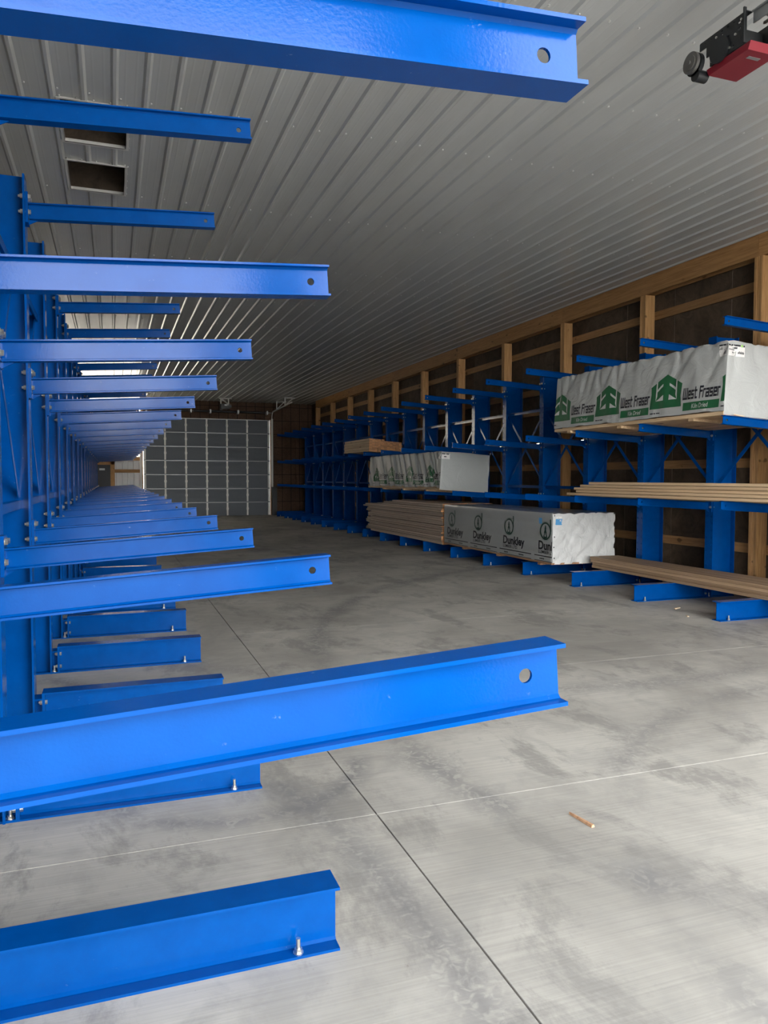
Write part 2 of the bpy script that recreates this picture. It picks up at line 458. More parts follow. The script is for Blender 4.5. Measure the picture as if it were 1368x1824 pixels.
osb(DX1+0.02, XW+0.24, 0, ZC); osb(DX0-0.02, DX1+0.02, DZ-0.02, ZC)
BX1 = -2.90                     # left end of the light panels
MX0, MX1, MZ = -1.02, -0.09, 2.22
# white ribbed siding left of the overhead door
sp = MB()
w_ = 0.2286*4; pts = []
for k in range(4):
    x = k*0.2286
    pts += [(x,0),(x+0.02,-0.018),(x+0.05,-0.018),(x+0.07,0)]
pts.append((w_, 0))
def siding(x0, x1, z0, z1):
    x = x0
    while x < x1 - 0.02:
        pp = [(min(p[0], x1-x), p[1]) for p in pts]
        n = len(pp)
        m_ = MB().add([(p[0], 0.03+p[1], z0) for p in pp] + [(p[0], 0.03+p[1], z1) for p in pp], [(i, i+1, i+1+n, i+n) for i in range(n-1)])
        place('siding_panel', m_.mesh('siding_panel', SIDING), wb, (x, 0, 0)); x += w_
LZ = 2.60; siding(MX1, DX0-0.14, 0, LZ); siding(MX0, MX1, MZ+0.12, LZ); siding(BX1, MX0, 0, LZ); siding(XL-0.1, BX1, 0, ZC)
for x0, x1, z in ((0.08, DX0-0.12, 0.66), (0.08, DX0-0.12, 1.90), (MX0-0.1, DX0-0.12, 2.42), (MX0-0.1, DX0-0.12, 3.4), (MX0-0.1, DX0-0.12, 4.4), (BX1+0.1, MX0-0.1, 1.9), (BX1+0.1, MX0-0.1, 3.4)):
    place('girt', MB().box(x0, x1, -0.045, 0.0, z, z+0.14).mesh('girt', GIRTX), wb)
for x0, x1, z1 in ((MX1, 0.08, 2.42), (MX0-0.12, MX0, 2.42), (DX0-0.12, DX0-0.01, ZC-0.02), (BX1-0.06, BX1+0.06, ZC-0.02), (DX1+0.01, DX1+0.10, DZ)):
    place('post', MB().box(x0, x1, -0.09, 0.0, 0, z1).mesh('post', POST), wb)
place('girt', MB().box(MX0-0.12, 0.08, -0.09, 0.0, MZ+0.02, 2.40).mesh('girt', GIRTX), wb)
# translucent fibreglass panels let daylight in above the walk-through door
LIGHT = bpy.data.materials.new('fibreglass_panel'); LIGHT.use_nodes = True
_nt = LIGHT.node_tree; _nt.nodes.clear()
_o = _nt.nodes.new('ShaderNodeOutputMaterial'); _mx = _nt.nodes.new('ShaderNodeMixShader'); _tl = _nt.nodes.new('ShaderNodeBsdfTranslucent'); _df = _nt.nodes.new('ShaderNodeBsdfDiffuse')
_tl.inputs['Color'].default_value = (0.85, 0.80, 0.70, 1); _df.inputs['Color'].default_value = (0.7, 0.68, 0.62, 1); _mx.inputs[0].default_value = 0.3
_nt.links.new(_tl.outputs[0], _mx.inputs[1]); _nt.links.new(_df.outputs[0], _mx.inputs[2]); _nt.links.new(_mx.outputs[0], _o.inputs[0])
w1 = empty('window_1', (0, YB, LZ), kind='structure')
x = BX1
while x < DX0 - 0.16:
    pp = [(min(p[0], DX0-0.14-x), p[1]) for p in pts]; n = len(pp)
    m_ = MB().add([(p[0], 0.03+p[1], 0) for p in pp] + [(p[0], 0.03+p[1], ZC-LZ) for p in pp], [(i, i+1, i+1+n, i+n) for i in range(n-1)])
    place('light_panel', m_.mesh('light_panel', LIGHT), w1, (x, 0, 0)); x += w_
# walk-through door
d2 = empty('door_2', ((MX0+MX1)/2, YB-0.03, 0), kind='structure')
place('leaf', MB().box(MX0+0.01-d2.location.x, MX1-0.01-d2.location.x, -0.02, 0.03, 0.01, MZ).mesh('leaf', DARKDOOR), d2)
place('door_closer', MB().box(0.02, 0.24, -0.09, -0.021, 2.0, 2.08).mesh('door_closer', GREY), d2)
place('handle', MB().box(0.33, 0.37, -0.06, -0.021, 1.0, 1.03).box(0.24, 0.37, -0.07, -0.055, 1.005, 1.025).mesh('handle', GREY), d2)
# sectional overhead door
d1 = empty('door_1', ((DX0+DX1)/2, YB-0.06, 0), kind='structure')
HW = (DX1-DX0)/2; nsec = 7; sh = DZ/nsec
stx = [-HW+0.05] + [x - d1.location.x for x in (2.15, 3.03, 3.92, 4.805, 5.70)] + [HW-0.05]
secm = MB().box(-HW, HW, 0, 0.045, 0.0, sh-0.004).box(-HW, HW, 0.01, 0.035, sh-0.004, sh)
for z in (0.05, sh*0.33, sh*0.66, sh-0.05): secm.box(-HW, HW, -0.006, 0, z-0.012, z+0.012)
secmesh = secm.mesh('section', DOORP)
hem = MB().box(-HW, HW, -0.022, -0.0005, sh-0.035, sh-0.012).mesh('hem_rail', GREY)
stm = MB().box(-0.035, 0.035, -0.045, -0.007, 0.012, sh-0.04).box(-0.05, 0.05, -0.05, -0.046, sh*0.5-0.05, sh*0.5+0.05).mesh('stile', STILE)
stw = MB().box(-0.045, 0.045, -0.045, -0.007, 0.012, sh-0.04).mesh('stile', STILE)
rol = MB().box(-0.03, 0.03, -0.06, -0.0455, -0.04, 0.07).cyl((-0.05, 0.015), 0.008, -0.05, 0.12, 'x', 8).mesh('roller_hinge', GREY)
for k in range(nsec):
    s_ = place('section', secmesh, d1, (0, 0, k*sh))
    place('hem_rail', hem, s_)
    for i, x in enumerate(stx): place('stile', stw if i in (0, len(stx)-1) else stm, s_, (x, 0, 0))
for sx in (-1, 1):
    tr = MB(); x = sx*(HW+0.09)
    tr.box(min(x, x+0.03*sx), max(x, x+0.03*sx), -0.12, -0.115, 0.02, DZ+0.05)
    tr.box(min(x+0.025*sx, x+0.03*sx), max(x+0.025*sx, x+0.03*sx), -0.12, -0.06, 0.02, DZ+0.05)
    tr.box(min(x-0.03*sx, x+0.06*sx), max(x-0.03*sx, x+0.06*sx), -0.05, -0.045, 0.02, DZ+0.05)
    pts_ = [(x, -0.09, DZ+0.05)] + [(x, -0.09-0.3*(1-math.cos(a)), DZ+0.05+0.3*math.sin(a)) for a in (0.4, 0.8, 1.2, math.pi/2)] + [(x, -4.2, DZ+0.42)]
    for p, q in zip(pts_, pts_[1:]): tr.bar(p, q, 0.05, 0.03)
    place('track', tr.mesh('track', STILE), d1)
    for yy, hz in ((-1.0, 0.36), (-2.7, 0.38)):
        hg = MB(); xx = sx*(HW+0.13)
        hg.box(xx-0.02, xx+0.02, yy-0.02, yy+0.02, DZ+hz, ZC-0.025)
        hg.bar((xx, yy, DZ+hz+0.04), (xx+0.34, yy, ZC-0.04), 0.035, 0.035, up=(0,1,0))
        hg.box(xx-0.02, xx+0.42, yy-0.02, yy+0.02, ZC-0.06, ZC-0.022)
        place('track_hanger', hg.mesh('track_hanger', STILE), d1)
    if sx < 0: continue
    jb = MB(); jb.box(min(sx*(HW+0.01), sx*(HW+0.06)), max(sx*(HW+0.01), sx*(HW+0.06)), -0.03, 0.05, 0.0, DZ)
    place('jamb_seal', jb.mesh('jamb_seal', STILE), d1)
gd = MB().box(HW+0.05, HW+0.26, -0.36, -0.14, 0, 1.28)
place('track_guard', gd.mesh('track_guard', BLACK), d1)
sh_ = MB().cyl((DZ+0.30, -0.25), 0.016, -HW-0.1, HW+0.1, 'x', 8)
sh_ = MB()
sh_.cyl((-0.25, DZ+0.30), 0.016, -HW-0.1, HW+0.1, 'x', 8)
place('torsion_shaft', sh_.mesh('torsion_shaft', GREY), d1)
for a, b in ((-0.65, 0.05), (0.12, 1.24), (1.34, 2.5), (-2.4, -0.85)):
    q = MB().cyl((-0.25, DZ+0.30), 0.05, a, b, 'x', 12)
    place('torsion_spring', q.mesh('torsion_spring', BLACK), d1)
for x in (-0.75, 0.085, 1.29, 2.58, -2.6):
    q = MB().box(x-0.03, x+0.03, -0.31, 0.055, DZ+0.22, DZ+0.38)
    place('spring_bracket', q.mesh('spring_bracket', GREY), d1)

# ------------------------------------------------------------------ cantilever racks
TH = 0.062
def isection(h, fw, ft, wt, r=0.006):
    """closed I profile in (y,z), centred, ccw"""
    a, b, c = fw/2, h/2, wt/2
    q = [(-a,-b),(a,-b),(a,-b+ft),(c+r,-b+ft),(c,-b+ft+r),(c,b-ft-r),(c+r,b-ft),(a,b-ft),(a,b),(-a,b),(-a,b-ft),(-c-r,b-ft),(-c,b-ft-r),(-c,-b+ft+r),(-c-r,-b+ft),(-a,-b+ft)]
    return q
def arm_mesh():
    L = 1.222; h, fw, ft, wt = 0.105, 0.064, 0.007, 0.006
    mb = MB(); b = h/2; r = 0.006
    # flanges with root fillets
    for sg in (-1, 1):
        pr = [(-fw/2, b-ft), (-wt/2-r, b-ft), (-wt/2, b-ft-r), (wt/2, b-ft-r), (wt/2+r, b-ft), (fw/2, b-ft), (fw/2, b), (-fw/2, b)]
        pr = [(p[0], p[1]*sg) for p in pr]
        if sg < 0: pr = pr[::-1]
        mb.prism(pr, 0, L, 'x')
    zb = b-ft-r
    xa, xb = L-0.13, L
    mb.box(0, xa, -wt/2, wt/2, -zb, zb)
    # web end with a drilled hole
    cx, cz, rr, n = L-0.062, 0.0, 0.0125, 16
    outer = []
    for k in range(n):
        an = 2*math.pi*(k+0.5)/n; c, s_ = math.cos(an), math.sin(an)
        t_ = min(((xb-cx) if c > 0 else (cx-xa))/max(abs(c), 1e-6), zb/max(abs(s_), 1e-6))
        outer.append((cx+c*t_, cz+s_*t_))
    # corners pulled exactly
    for cxx, czz in ((xa,-zb),(xb,-zb),(xb,zb),(xa,zb)):
        i = min(range(n), key=lambda k: (outer[k][0]-cxx)**2 + (outer[k][1]-czz)**2); outer[i] = (cxx, czz)
    inner = [(cx+rr*math.cos(2*math.pi*(k+0.5)/n), cz+rr*math.sin(2*math.pi*(k+0.5)/n)) for k in range(n)]
    v = [(p[0], y, p[1]) for y in (-wt/2, wt/2) for ring in (outer, inner) for p in ring]
    fs = []
    for k in range(n):
        j = (k+1) % n
        fs += [(k, j, n+j, n+k), (2*n+j, 2*n+k, 3*n+k, 3*n+j), (n+k, n+j, 3*n+j, 3*n+k), (j, k, 2*n+k, 2*n+j)]
    mb.add(v, fs)
    return fixn(mb.mesh('arm', BLUE))
ARM = arm_mesh()
PLATE = MB().box(0.0005, 0.018, -0.055, 0.055, -0.083, 0.117).add(
    [(0.018,-0.004,-0.052),(0.075,-0.004,-0.052),(0.018,-0.004,-0.083),(0.018,0.004,-0.052),(0.075,0.004,-0.052),(0.018,0.004,-0.083)],
    [(0,1,2),(5,4,3),(0,3,4,1),(1,4,5,2),(2,5,3,0)]).mesh('end_plate', BLUE)
def bolt_mb(mb, y, z, x0=0.0185):
    mb.cyl((y, z), 0.019, x0, x0+0.003, 'x', 12)
    mb.cyl((y, z), 0.0155, x0+0.003, x0+0.016, 'x', 6, smooth=False)
    mb.cyl((y, z), 0.019, -0.0165, -0.0135, 'x', 12)
    mb.cyl((y, z), 0.0155, -0.031, -0.0165, 'x', 6, smooth=False)
    mb.cyl((y, z), 0.009, -0.042, x0+0.004, 'x', 8)
    return mb
BOLT = bolt_mb(MB(), 0, 0).mesh('bolt', STEEL)
BOLTSET = MB()
for y in (-0.038, 0.038):
    for z in (0.088, -0.012): bolt_mb(BOLTSET, y, z)
BOLTSET = BOLTSET.mesh('bolts', STEEL)
CH = 3.69
def column_mesh():
    mb = MB(); FW, FT, D, WT = 0.15, 0.013, 0.40, 0.010
    us = [-FW/2, -0.052, -0.038, 0.038, 0.052, FW/2]
    ws = [0.0]; holes = set(); z = 0.34
    while z < CH - 0.06:
        holes.add((1, len(ws))); holes.add((3, len(ws)))
        ws += [z-0.011, z+0.011]; z += 0.1016
    ws.append(CH)
    # correct holes index: the cell between ws[k] and ws[k+1]
    mb.plate_holes(us, ws, holes, -FT, 0.0, lambda u, w, t: (t, u, w))
    mb.box(-D+FT, -FT, -WT/2, WT/2, 0, CH)
    mb.box(-D, -D+FT, -FW/2, FW/2, 0, CH)
    # foot: stub that carries the base, and floor plate
    mb.box(-D-0.02, 0.045, -0.066, 0.066, 0.0, 0.012)
    mb.box(0.0, 0.045, -0.066, 0.066, 0.185, 0.195); mb.box(0.0, 0.045, -0.005, 0.005, 0.012, 0.185)
    return fixn(mb.mesh('column', BLUE))
COLUMN = column_mesh()
def base_mesh():
    mb = MB(); L = 1.203; H = 0.232
    mb.prism([(p[0], p[1]+H/2) for p in isection(H, 0.133, 0.010, 0.008, 0.009)], 0.0, L, 'x')
    mb.box(-0.018, 0.0, -0.0665, 0.0665, 0.0, 0.232)
    return fixn(mb.mesh('base', BLUE))
BASE = base_mesh()
ANCHOR = MB().cyl((0,0), 0.019, 0.010, 0.013, 'z', 12).cyl((0,0), 0.0145, 0.013, 0.026, 'z', 6, smooth=False).cyl((0,0), 0.0085, 0.026, 0.062, 'z', 10).mesh('anchor_bolt', STEEL)
BBOLT = MB()
for y in (-0.04, 0.04):
    for z in (0.055, 0.165):
        BBOLT.cyl((y, z), 0.0155, 0.0, 0.014, 'x', 6, smooth=False).cyl((y, z), 0.019, -0.021, -0.018, 'x', 12).cyl((y, z), 0.0155, -0.034, -0.021, 'x', 6, smooth=False).cyl((y, z), 0.008, -0.04, 0.002, 'x', 8)
BBOLT = BBOLT.mesh('base_bolts', STEEL)
ZB1, ZB2 = 1.545, 3.08
HBAR = MB().box(-0.022, 0.022, 0.007, S-0.007, -0.006, 0.0).box(0.016, 0.022, 0.007, S-0.007, -0.055, -0.006).mesh('brace', BLUE)
DIAG1 = MB().bar((-0.004, 0.02, ZB1+0.03), (-0.004, S-0.02, ZB2-0.06), 0.05, 0.006).mesh('brace', BLUE)
DIAG2 = MB().bar((0.006, S-0.02, ZB1+0.03), (0.006, 0.02, ZB2-0.06), 0.05, 0.006).mesh('brace', BLUE)
GUS = MB().box(-0.05, 0.05, 0.0055, 0.011, -0.07, 0.07).mesh('gusset', BLUE)
def rack(root, face, sgn, ys_, tweak=None, near=()):
    """face: x of the column face; sgn=+1 arms towards +x, -1 towards -x"""
    rz = 0.0 if sgn > 0 else math.pi
    tweak = tweak or {}
    ox, oy, _ = root.location
    for i, y in ys_:
        c = place('column', COLUMN, root, (face-ox, y-oy, 0), (0,0,rz))
        for lv, zt in ((2, 1.428), (3, 2.440), (4, 3.595)):
            dl = tweak.get((i, lv), random.uniform(-0.004, 0.004))
            z0 = zt - 1.242*math.sin(TH) - 0.0525
            a = place('arm', ARM, root, (face-ox+sgn*0.0175, y-oy-0.006*1, z0), (0,-TH,rz), (1+dl/1.222, 1, 1))
            p = place('end_plate', PLATE, a, (-0.0175, 0, 0), (0, TH, 0))
            if i in near:
                for yy in (-0.038, 0.038):
                    for zz in (0.088, -0.012): place('bolt', BOLT, a, (-0.0175+zz*math.sin(TH), yy, zz), (0, TH, 0))
            else:
                place('bolts', BOLTSET, a, (-0.0175, 0, 0), (0, TH, 0), kind='stuff')
        b = place('base', BASE, root, (face-ox+sgn*0.063, y-oy, 0), (0,0,rz))
        place('base_bolts', BBOLT, b, kind='stuff')
        ny = -1 if sgn > 0 else 1
        for xx in (1.055 if (i, 'a') not in tweak else tweak[(i, 'a')],):
            place('anchor_bolt', ANCHOR, b, (xx, ny*0.042, 0)); place('anchor_bolt', ANCHOR, b, (xx, -ny*0.042, 0))
        for xx in (-0.045,):
            place('anchor_bolt', ANCHOR, b, (xx, ny*0.042, 0.002))
    xb = face - ox - sgn*0.085
    for (i, y), _n in zip(ys_, ys_[1:]):
        place('brace', HBAR, root, (xb, y-oy, ZB1), label='horizontal blue strut'); place('brace', HBAR, root, (xb, y-oy, ZB2), label='horizontal blue strut')
        place('brace', DIAG1, root, (xb, y-oy, 0), label='diagonal blue strut'); place('brace', DIAG2, root, (xb, y-oy, 0), label='diagonal blue strut')
        place('gusset', GUS, root, (xb, y-oy, ZB2-0.05)); place('gusset', GUS, root, (xb, y-oy, ZB1+0.06))
FL, FR = -0.520, 8.006
rl = empty('cantilever_rack', (FL, YL+S, 0))
rl['label'] = 'long empty blue steel cantilever rack reaching in from the left edge'
rl['category'] = 'rack'; rl['group'] = 'blue cantilever racks along the aisle'
rack(rl, FL, 1, [(n, YL+n*S) for n in range(1, 21)], {(1,2): -0.012, (1,3): 0.012, (2,2): 0.008, (2,3): 0.005, (2,'a'): 1.055}, near=(1,2,3,4,5,6))
rr_ = empty('cantilever_rack', (FR, YR-2*S, 0))
rr_['label'] = 'blue steel cantilever rack along the right wall carrying lumber'
rr_['category'] = 'rack'; rr_['group'] = 'blue cantilever racks along the aisle'
rack(rr_, FR, -1, [(n, YR+n*S) for n in range(-2, 18)])
XT = 6.765   # arm tips of the wall rack

# ------------------------------------------------------------------ wrapped lumber bundles
def stroke_poly(pts, th):
    """mitred thick polyline -> (verts2d, faces)"""
    v, f = [], []
    n = len(pts)
    for i, p in enumerate(pts):
        p = Vector(p)
        d0 = (p - Vector(pts[i-1])).normalized() if i > 0 else None
        d1 = (Vector(pts[i+1]) - p).normalized() if i < n-1 else None
        if d0 is None: d0 = d1
        if d1 is None: d1 = d0
        n0, n1 = Vector((-d0.y, d0.x)), Vector((-d1.y, d1.x))
        m_ = (n0+n1); m_ = m_.normalized() if m_.length > 1e-6 else n0
        k = th/2/max(0.4, m_.dot(n0))
        q = p.copy()
        if i == 0: q = p - d1*th/2
        if i == n-1: q = p + d0*th/2
        v += [tuple(q + m_*k), tuple(q - m_*k)]
        if i: f.append((2*i-2, 2*i-1, 2*i+1, 2*i))
    return v, f
GL = {'W': (0.86, [[(0,1),(0,0),(0.8,0),(0.8,1)], [(0.4,1),(0.4,0)]]), 'e': (0.58, [[(0.55,0),(0,0),(0,0.72),(0.55,0.72),(0.55,0.36),(0,0.36)]]),
      's': (0.55, [[(0,0),(0.5,0),(0.5,0.36),(0,0.36),(0,0.72),(0.5,0.72)]]), 't': (0.42, [[(0.12,1),(0.12,0),(0.4,0)], [(-0.02,0.72),(0.4,0.72)]]),
      'F': (0.55, [[(0.05,-0.05),(0.05,1.02),(0.6,1.02)], [(0.05,0.6),(0.5,0.6)]]), 'r': (0.38, [[(0,0),(0,0.72),(0.38,0.72)]]),
      'a': (0.56, [[(0.02,0.72),(0.52,0.72),(0.52,0),(0,0),(0,0.36),(0.52,0.36)]]), ' ': (0.12, [])}
def stroke_text(txt, width, height):
    x = 0; V = []; Fa = []
    for ch in txt:
        w, ps = GL[ch]
        for p in ps:
            v, f = stroke_poly(p, 0.21); o = len(V)
            V += [(a[0]+x+0.10*a[1], a[1]) for a in v]; Fa += [[i+o for i in q] for q in f]
        x += w + 0.26
    x -= 0.26
    return [(a*width/x, b*height) for a, b in V], Fa
def font_text(txt, width=None, height=1.0, bold=0.0, shear=0.0):
    cu = bpy.data.curves.new('txt', 'FONT'); cu.body = txt; cu.size = 1.0; cu.offset = bold; cu.shear = shear
    cu.resolution_u = 3
    ob = bpy.data.objects.new('txt', cu); COL.objects.link(ob)
    bpy.context.view_layer.update()
    me = bpy.data.meshes.new_from_object(ob.evaluated_get(bpy.context.evaluated_depsgraph_get()))
    V = [(v.co.x, v.co.y) for v in me.vertices]; Fa = [list(p.vertices) for p in me.polygons]
    bpy.data.objects.remove(ob); bpy.data.curves.remove(cu); bpy.data.meshes.remove(me)
    x0 = min(v[0] for v in V); x1 = max(v[0] for v in V)
    k = height/0.72; kx = k if width is None else width/(x1-x0)
    return [((v[0]-x0)*kx, v[1]*k) for v in V], Fa

class Bundle:
    """local frame: x 0..W into the rack, y 0..Ln away from the camera, z up from its underside"""
    def __init__(s, root, W, Ln, H, z0, disp, rad=0.022):
        s.root, s.W, s.L, s.H, s.z0, s.disp, s.rad = root, W, Ln, H, z0, disp, rad
    def surf(s, p):
        r = s.rad
        inner = Vector((min(max(p[0], r), s.W-r), min(max(p[1], r), s.L-r), min(p[2], s.H-r)))
        d = Vector(p) - inner
        if d.length < 1e-9: d = Vector((0,0,1))
        d.normalize()
        return inner + d*(r + s.disp(p, d)), d
    def wrap(s, mats, step=0.035, hem=0.0, name='wrap'):
        mb = MB()
        def grid(fn, n, m, mi):
            v = [s.surf(fn(i/n, j/m))[0] for i in range(n+1) for j in range(m+1)]
            mb.add(v, [(i*(m+1)+j, (i+1)*(m+1)+j, (i+1)*(m+1)+j+1, i*(m+1)+j+1) for i in range(n) for j in range(m)], mi, True)
        W, L, H, z0 = s.W, s.L, s.H, s.z0
        nx, ny, nz = max(4, int(W/step)), max(4, int(L/step)), max(4, int((H-z0)/step))
        hz = lambda y: z0 + hem*noise.noise((y*2.1, 3.3, 0.5)) + hem*0.6*noise.noise((y*7.0, 1.3, 0.5))
        sm = lambda t: t
        grid(lambda a, b: (0, L*(1-a), hz(L*(1-a)) + (H-hz(L*(1-a)))*b), ny, nz, 0)
        grid(lambda a, b: (W, L*a, z0 + (H-z0)*b), ny//2, nz//2, 0)
        grid(lambda a, b: (W*a, 0, 0.006 + (H-0.006)*b), nx, nz, 1)
        grid(lambda a, b: (W*(1-a), L, hz(L) + (H-hz(L))*b), nx//2, nz//2, 1)
        grid(lambda a, b: (W*a, L*b, H), nx//2, ny//2, 2)
        me = mb.mesh(name, mats)
        bm = bmesh.new(); bm.from_mesh(me); bmesh.ops.remove_doubles(bm, verts=bm.verts, dist=0.0005); bm.to_mesh(me); bm.free()
        return place(name, me, s.root)
    def printed(s, name, V, Fa, m, off=(0,0), lift=0.003, face='front', parent=None, y_lo=0.012, y_hi=None):
        """2-D art on the aisle face: art x runs towards the camera (-y), art y up; off=(y of art origin, z)"""
        bm = bmesh.new()
        vs_ = [bm.verts.new((a, b, 0)) for a, b in V]
        for f in Fa:
            try: bm.faces.new([vs_[i] for i in f])
            except ValueError: pass
        if face == 'front':
            y_hi = s.L - 0.012 if y_hi is None else y_hi
            lo, hi = off[0]-y_hi, off[0]-y_lo
            bmesh.ops.bisect_plane(bm, geom=bm.verts[:]+bm.edges[:]+bm.faces[:], plane_co=(hi,0,0), plane_no=(1,0,0), clear_outer=True)
            bmesh.ops.bisect_plane(bm, geom=bm.verts[:]+bm.edges[:]+bm.faces[:], plane_co=(lo,0,0), plane_no=(-1,0,0), clear_outer=True)
        bmesh.ops.triangulate(bm, faces=bm.faces)
        for _ in range(5):
            es = [e for e in bm.edges if e.calc_length() > 0.05]
            if not es: break
            bmesh.ops.subdivide_edges(bm, edges=es, cuts=1); bmesh.ops.triangulate(bm, faces=bm.faces)
        for v in bm.verts:
            p = (0, off[0]-v.co.x, off[1]+v.co.y) if face == 'front' else (off[0]+v.co.x, 0, off[1]+v.co.y)
            q, d = s.surf(p); v.co = q + d*lift
        me = bpy.data.meshes.new(name); bm.to_mesh(me); bm.free(); me.materials.append(m)
        for p in me.polygons: p.use_smooth = True
        o = place(name, me, parent or s.root)
        if name in ('small_print', 'tag_print', 'tree_gaps', 'brand_lettering', 'banner_lettering'): o['kind'] = 'stuff'
        return o
    def lumber(s, nb, th, m, blocks=()):
        w = s.W/nb
        bmesh_ = MB().box(0.003, w-0.003, 0.02, s.L-0.02, 0.0, th).mesh('board', m)
        for i in range(nb): place('board', bmesh_, s.root, (i*w, random.uniform(-0.012, 0.012), 0))
        bk = MB().box(0.0, s.W-0.03, -0.045, 0.045, -0.036, -0.0005).mesh('dunnage', m)
        for y in blocks: place('dunnage', bk, s.root, (random.uniform(-0.01, 0.02), y, 0))
        # the pack itself, above the bottom course
        core = MB().box(0.10, s.W-0.10, 0.10, s.L-0.10, th+0.002, s.H-0.10).mesh('packed_boards', m)
        place('packed_boards', core, s.root)

def rect(x0, y0, x1, y1): return [(x0,y0),(x1,y0),(x1,y1),(x0,y1)], [(0,1,2,3)]
def merge(*arts):
    V, Fa = [], []
    for v, f in arts:
        o = len(V); V += list(v); Fa += [[i+o for i in q] for q in f]
    return V, Fa
def shift(art, dx, dy, k=1.0): return [(a*k+dx, b*k+dy) for a, b in art[0]], art[1]
def ring(cx, cy, rx, ry, t, n=36):
    V = [(cx+(rx-t*i)*math.cos(2*math.pi*k/n), cy+(ry-t*i)*math.sin(2*math.pi*k/n)) for i in (0,1) for k in range(n)]
    return V, [(k, (k+1) % n, n+(k+1) % n, n+k) for k in range(n)]

# ---- the house-and-tree trademark, unit square
HOUSE = [(0.0,0),(1.0,0),(0.965,0.30),(0.985,0.50),(1.0,0.665),(0.52,1.0),(0.025,0.665),(0.04,0.45),(0.02,0.25)]
TREE_GAPS = [[(0.195,0.775),(0.235,0.815),(0.232,0.37),(0.19,0.235)], [(0.185,0.23),(0.44,0.235),(0.44,0.40),(0.232,0.262)],
             [(0.235,0.50),(0.42,0.66),(0.42,0.735),(0.235,0.575)],
             [(0.800,0.815),(0.84,0.785),(0.845,0.235),(0.803,0.37)], [(0.60,0.235),(0.85,0.23),(0.803,0.262),(0.60,0.40)],
             [(0.60,0.66),(0.803,0.50),(0.803,0.575),(0.60,0.735)]]
def westfraser(b, yc, z0, hw=0.585, hh=0.435, txt=True, faded=False):
    """one repeat of the printed mark: house centre at local y=yc"""
    V = [(x*hw - hw/2, y*hh) for x, y in HOUSE]
    fan = (V, [tuple(range(len(V)))])
    if yc < b.L + hw/2:
        b.printed('house_logo', *fan, GREEN, (yc, z0), 0.0025)
        gaps = merge(*[([(x*hw-hw/2, y*hh) for x, y in q], [tuple(range(4))]) for q in TREE_GAPS])
        b.printed('tree_gaps', *gaps, INKW, (yc, z0), 0.0045)
        mk = merge(rect(-0.28, -0.065, -0.22, -0.05), rect(-0.21, -0.065, -0.18, -0.05), rect(-0.17, -0.065, -0.10, -0.05))
        b.printed('small_print', *mk, INK, (yc, z0), 0.0025)
    if txt:
        ty = yc - hw/2 - 0.03
        st = stroke_text('West Fraser', 0.60, 0.122)
        b.printed('brand_lettering', *st, INK, (ty, z0+0.085), 0.0025)
        bn = [(0,0),(0.60,0.0),(0.605,0.10),(0.005,0.10)], [(0,1,2,3)]
        b.printed('banner', *bn, GREEN, (ty, z0-0.065), 0.0025)
        kd = shift(font_text('Kiln Dried', 0.27, 0.058, 0.004, 0.15), 0.16, 0.022)
        b.printed('banner_lettering', *kd, INKW, (ty, z0-0.065), 0.0045)

def fold_soft(p, d):
    a = 0.010*noise.noise((p[0]*1.5+1, p[1]*2.6, p[2]*1.4)) + 0.006*noise.noise((p[0]*5, p[1]*9, p[2]*3.2+7))
    ridge = abs(noise.noise((p[0]*2.5+9, p[1]*3.6 + p[2]*1.2, p[2]*1.1)))
    return a*1.5 - 0.022*math.exp(-(ridge/0.10)**2)*min(1, max(0, (p[2]-0.25)/0.4))
def fold_diag(p, d):
    s_ = p[1]*1.0 + p[2]*(-0.62)*(1 if abs(d.x) > 0.5 else 0.15)
    r1 = abs(noise.noise((s_*4.3, p[2]*0.35, 2.2 + p[0]*0.7)))
    amp = 1.0 if d.x < -0.5 else 0.35
    a = 0.012*noise.noise((s_*2.2, p[2]*0.7, p[0]*1.4))
    return a*1.6 - 0.045*amp*math.exp(-(r1/0.10)**2) + 0.005*noise.noise((p[0]*6, p[1]*6, p[2]*6))
def fold_film(p, d):
    amp = 1.0 if d.y < -0.5 else 0.22
    a = 0.006*noise.noise((p[0]*2+4, p[1]*2.1, p[2]*2.3))
    s_ = p[0]*1.0 - p[2]*0.75
    r1 = abs(noise.noise((s_*5.0, p[2]*1.1+3, p[1]*0.8)))
    s2 = p[0]*0.7 + p[2]*0.9
    r2 = abs(noise.noise((s2*3.1+5, p[2]*1.7, 8.0)))
    return amp*(a*2.0 - 0.018*math.exp(-(r1/0.10)**2) - 0.016*math.exp(-(r2/0.09)**2)) + 0.0015*noise.noise((p[0]*9, p[1]*9, p[2]*9))

# near bundle, top arms but one
y1 = 7.085
b1r = empty('lumber_bundle', (XT, y1, 2.4415), (0, TH*0.95, 0))
b1r['label'] = 'white wrapped lumber bundle with clear green house logos, nearest camera on the third tier'
b1r['category'] = 'lumber bundle'; b1r['group'] = 'wrapped lumber bundles on the wall rack'
b1 = Bundle(b1r, 1.205, 3.66, 0.885, 0.05, fold_soft)
b1.wrap([WRAP, WRAP, WRAP], 0.035, 0.02)
b1.lumber(9, 0.045, BOARD, (0.55, 1.98, 3.2))
for k in range(4): westfraser(b1, 6.865 + 1.238*k - y1, 0.165, txt=k > 0)
tg = shift(rect(0, 0, 0.14, 0.145), 0, 0)
b1.printed('tag', *rect(0,0,0.135,0.135), TAG, (0.135, 0.70), 0.003)
b1.printed('tag', *rect(0,0,0.24,0.135), TAG, (0.012, 0.70), 0.003, 'end')
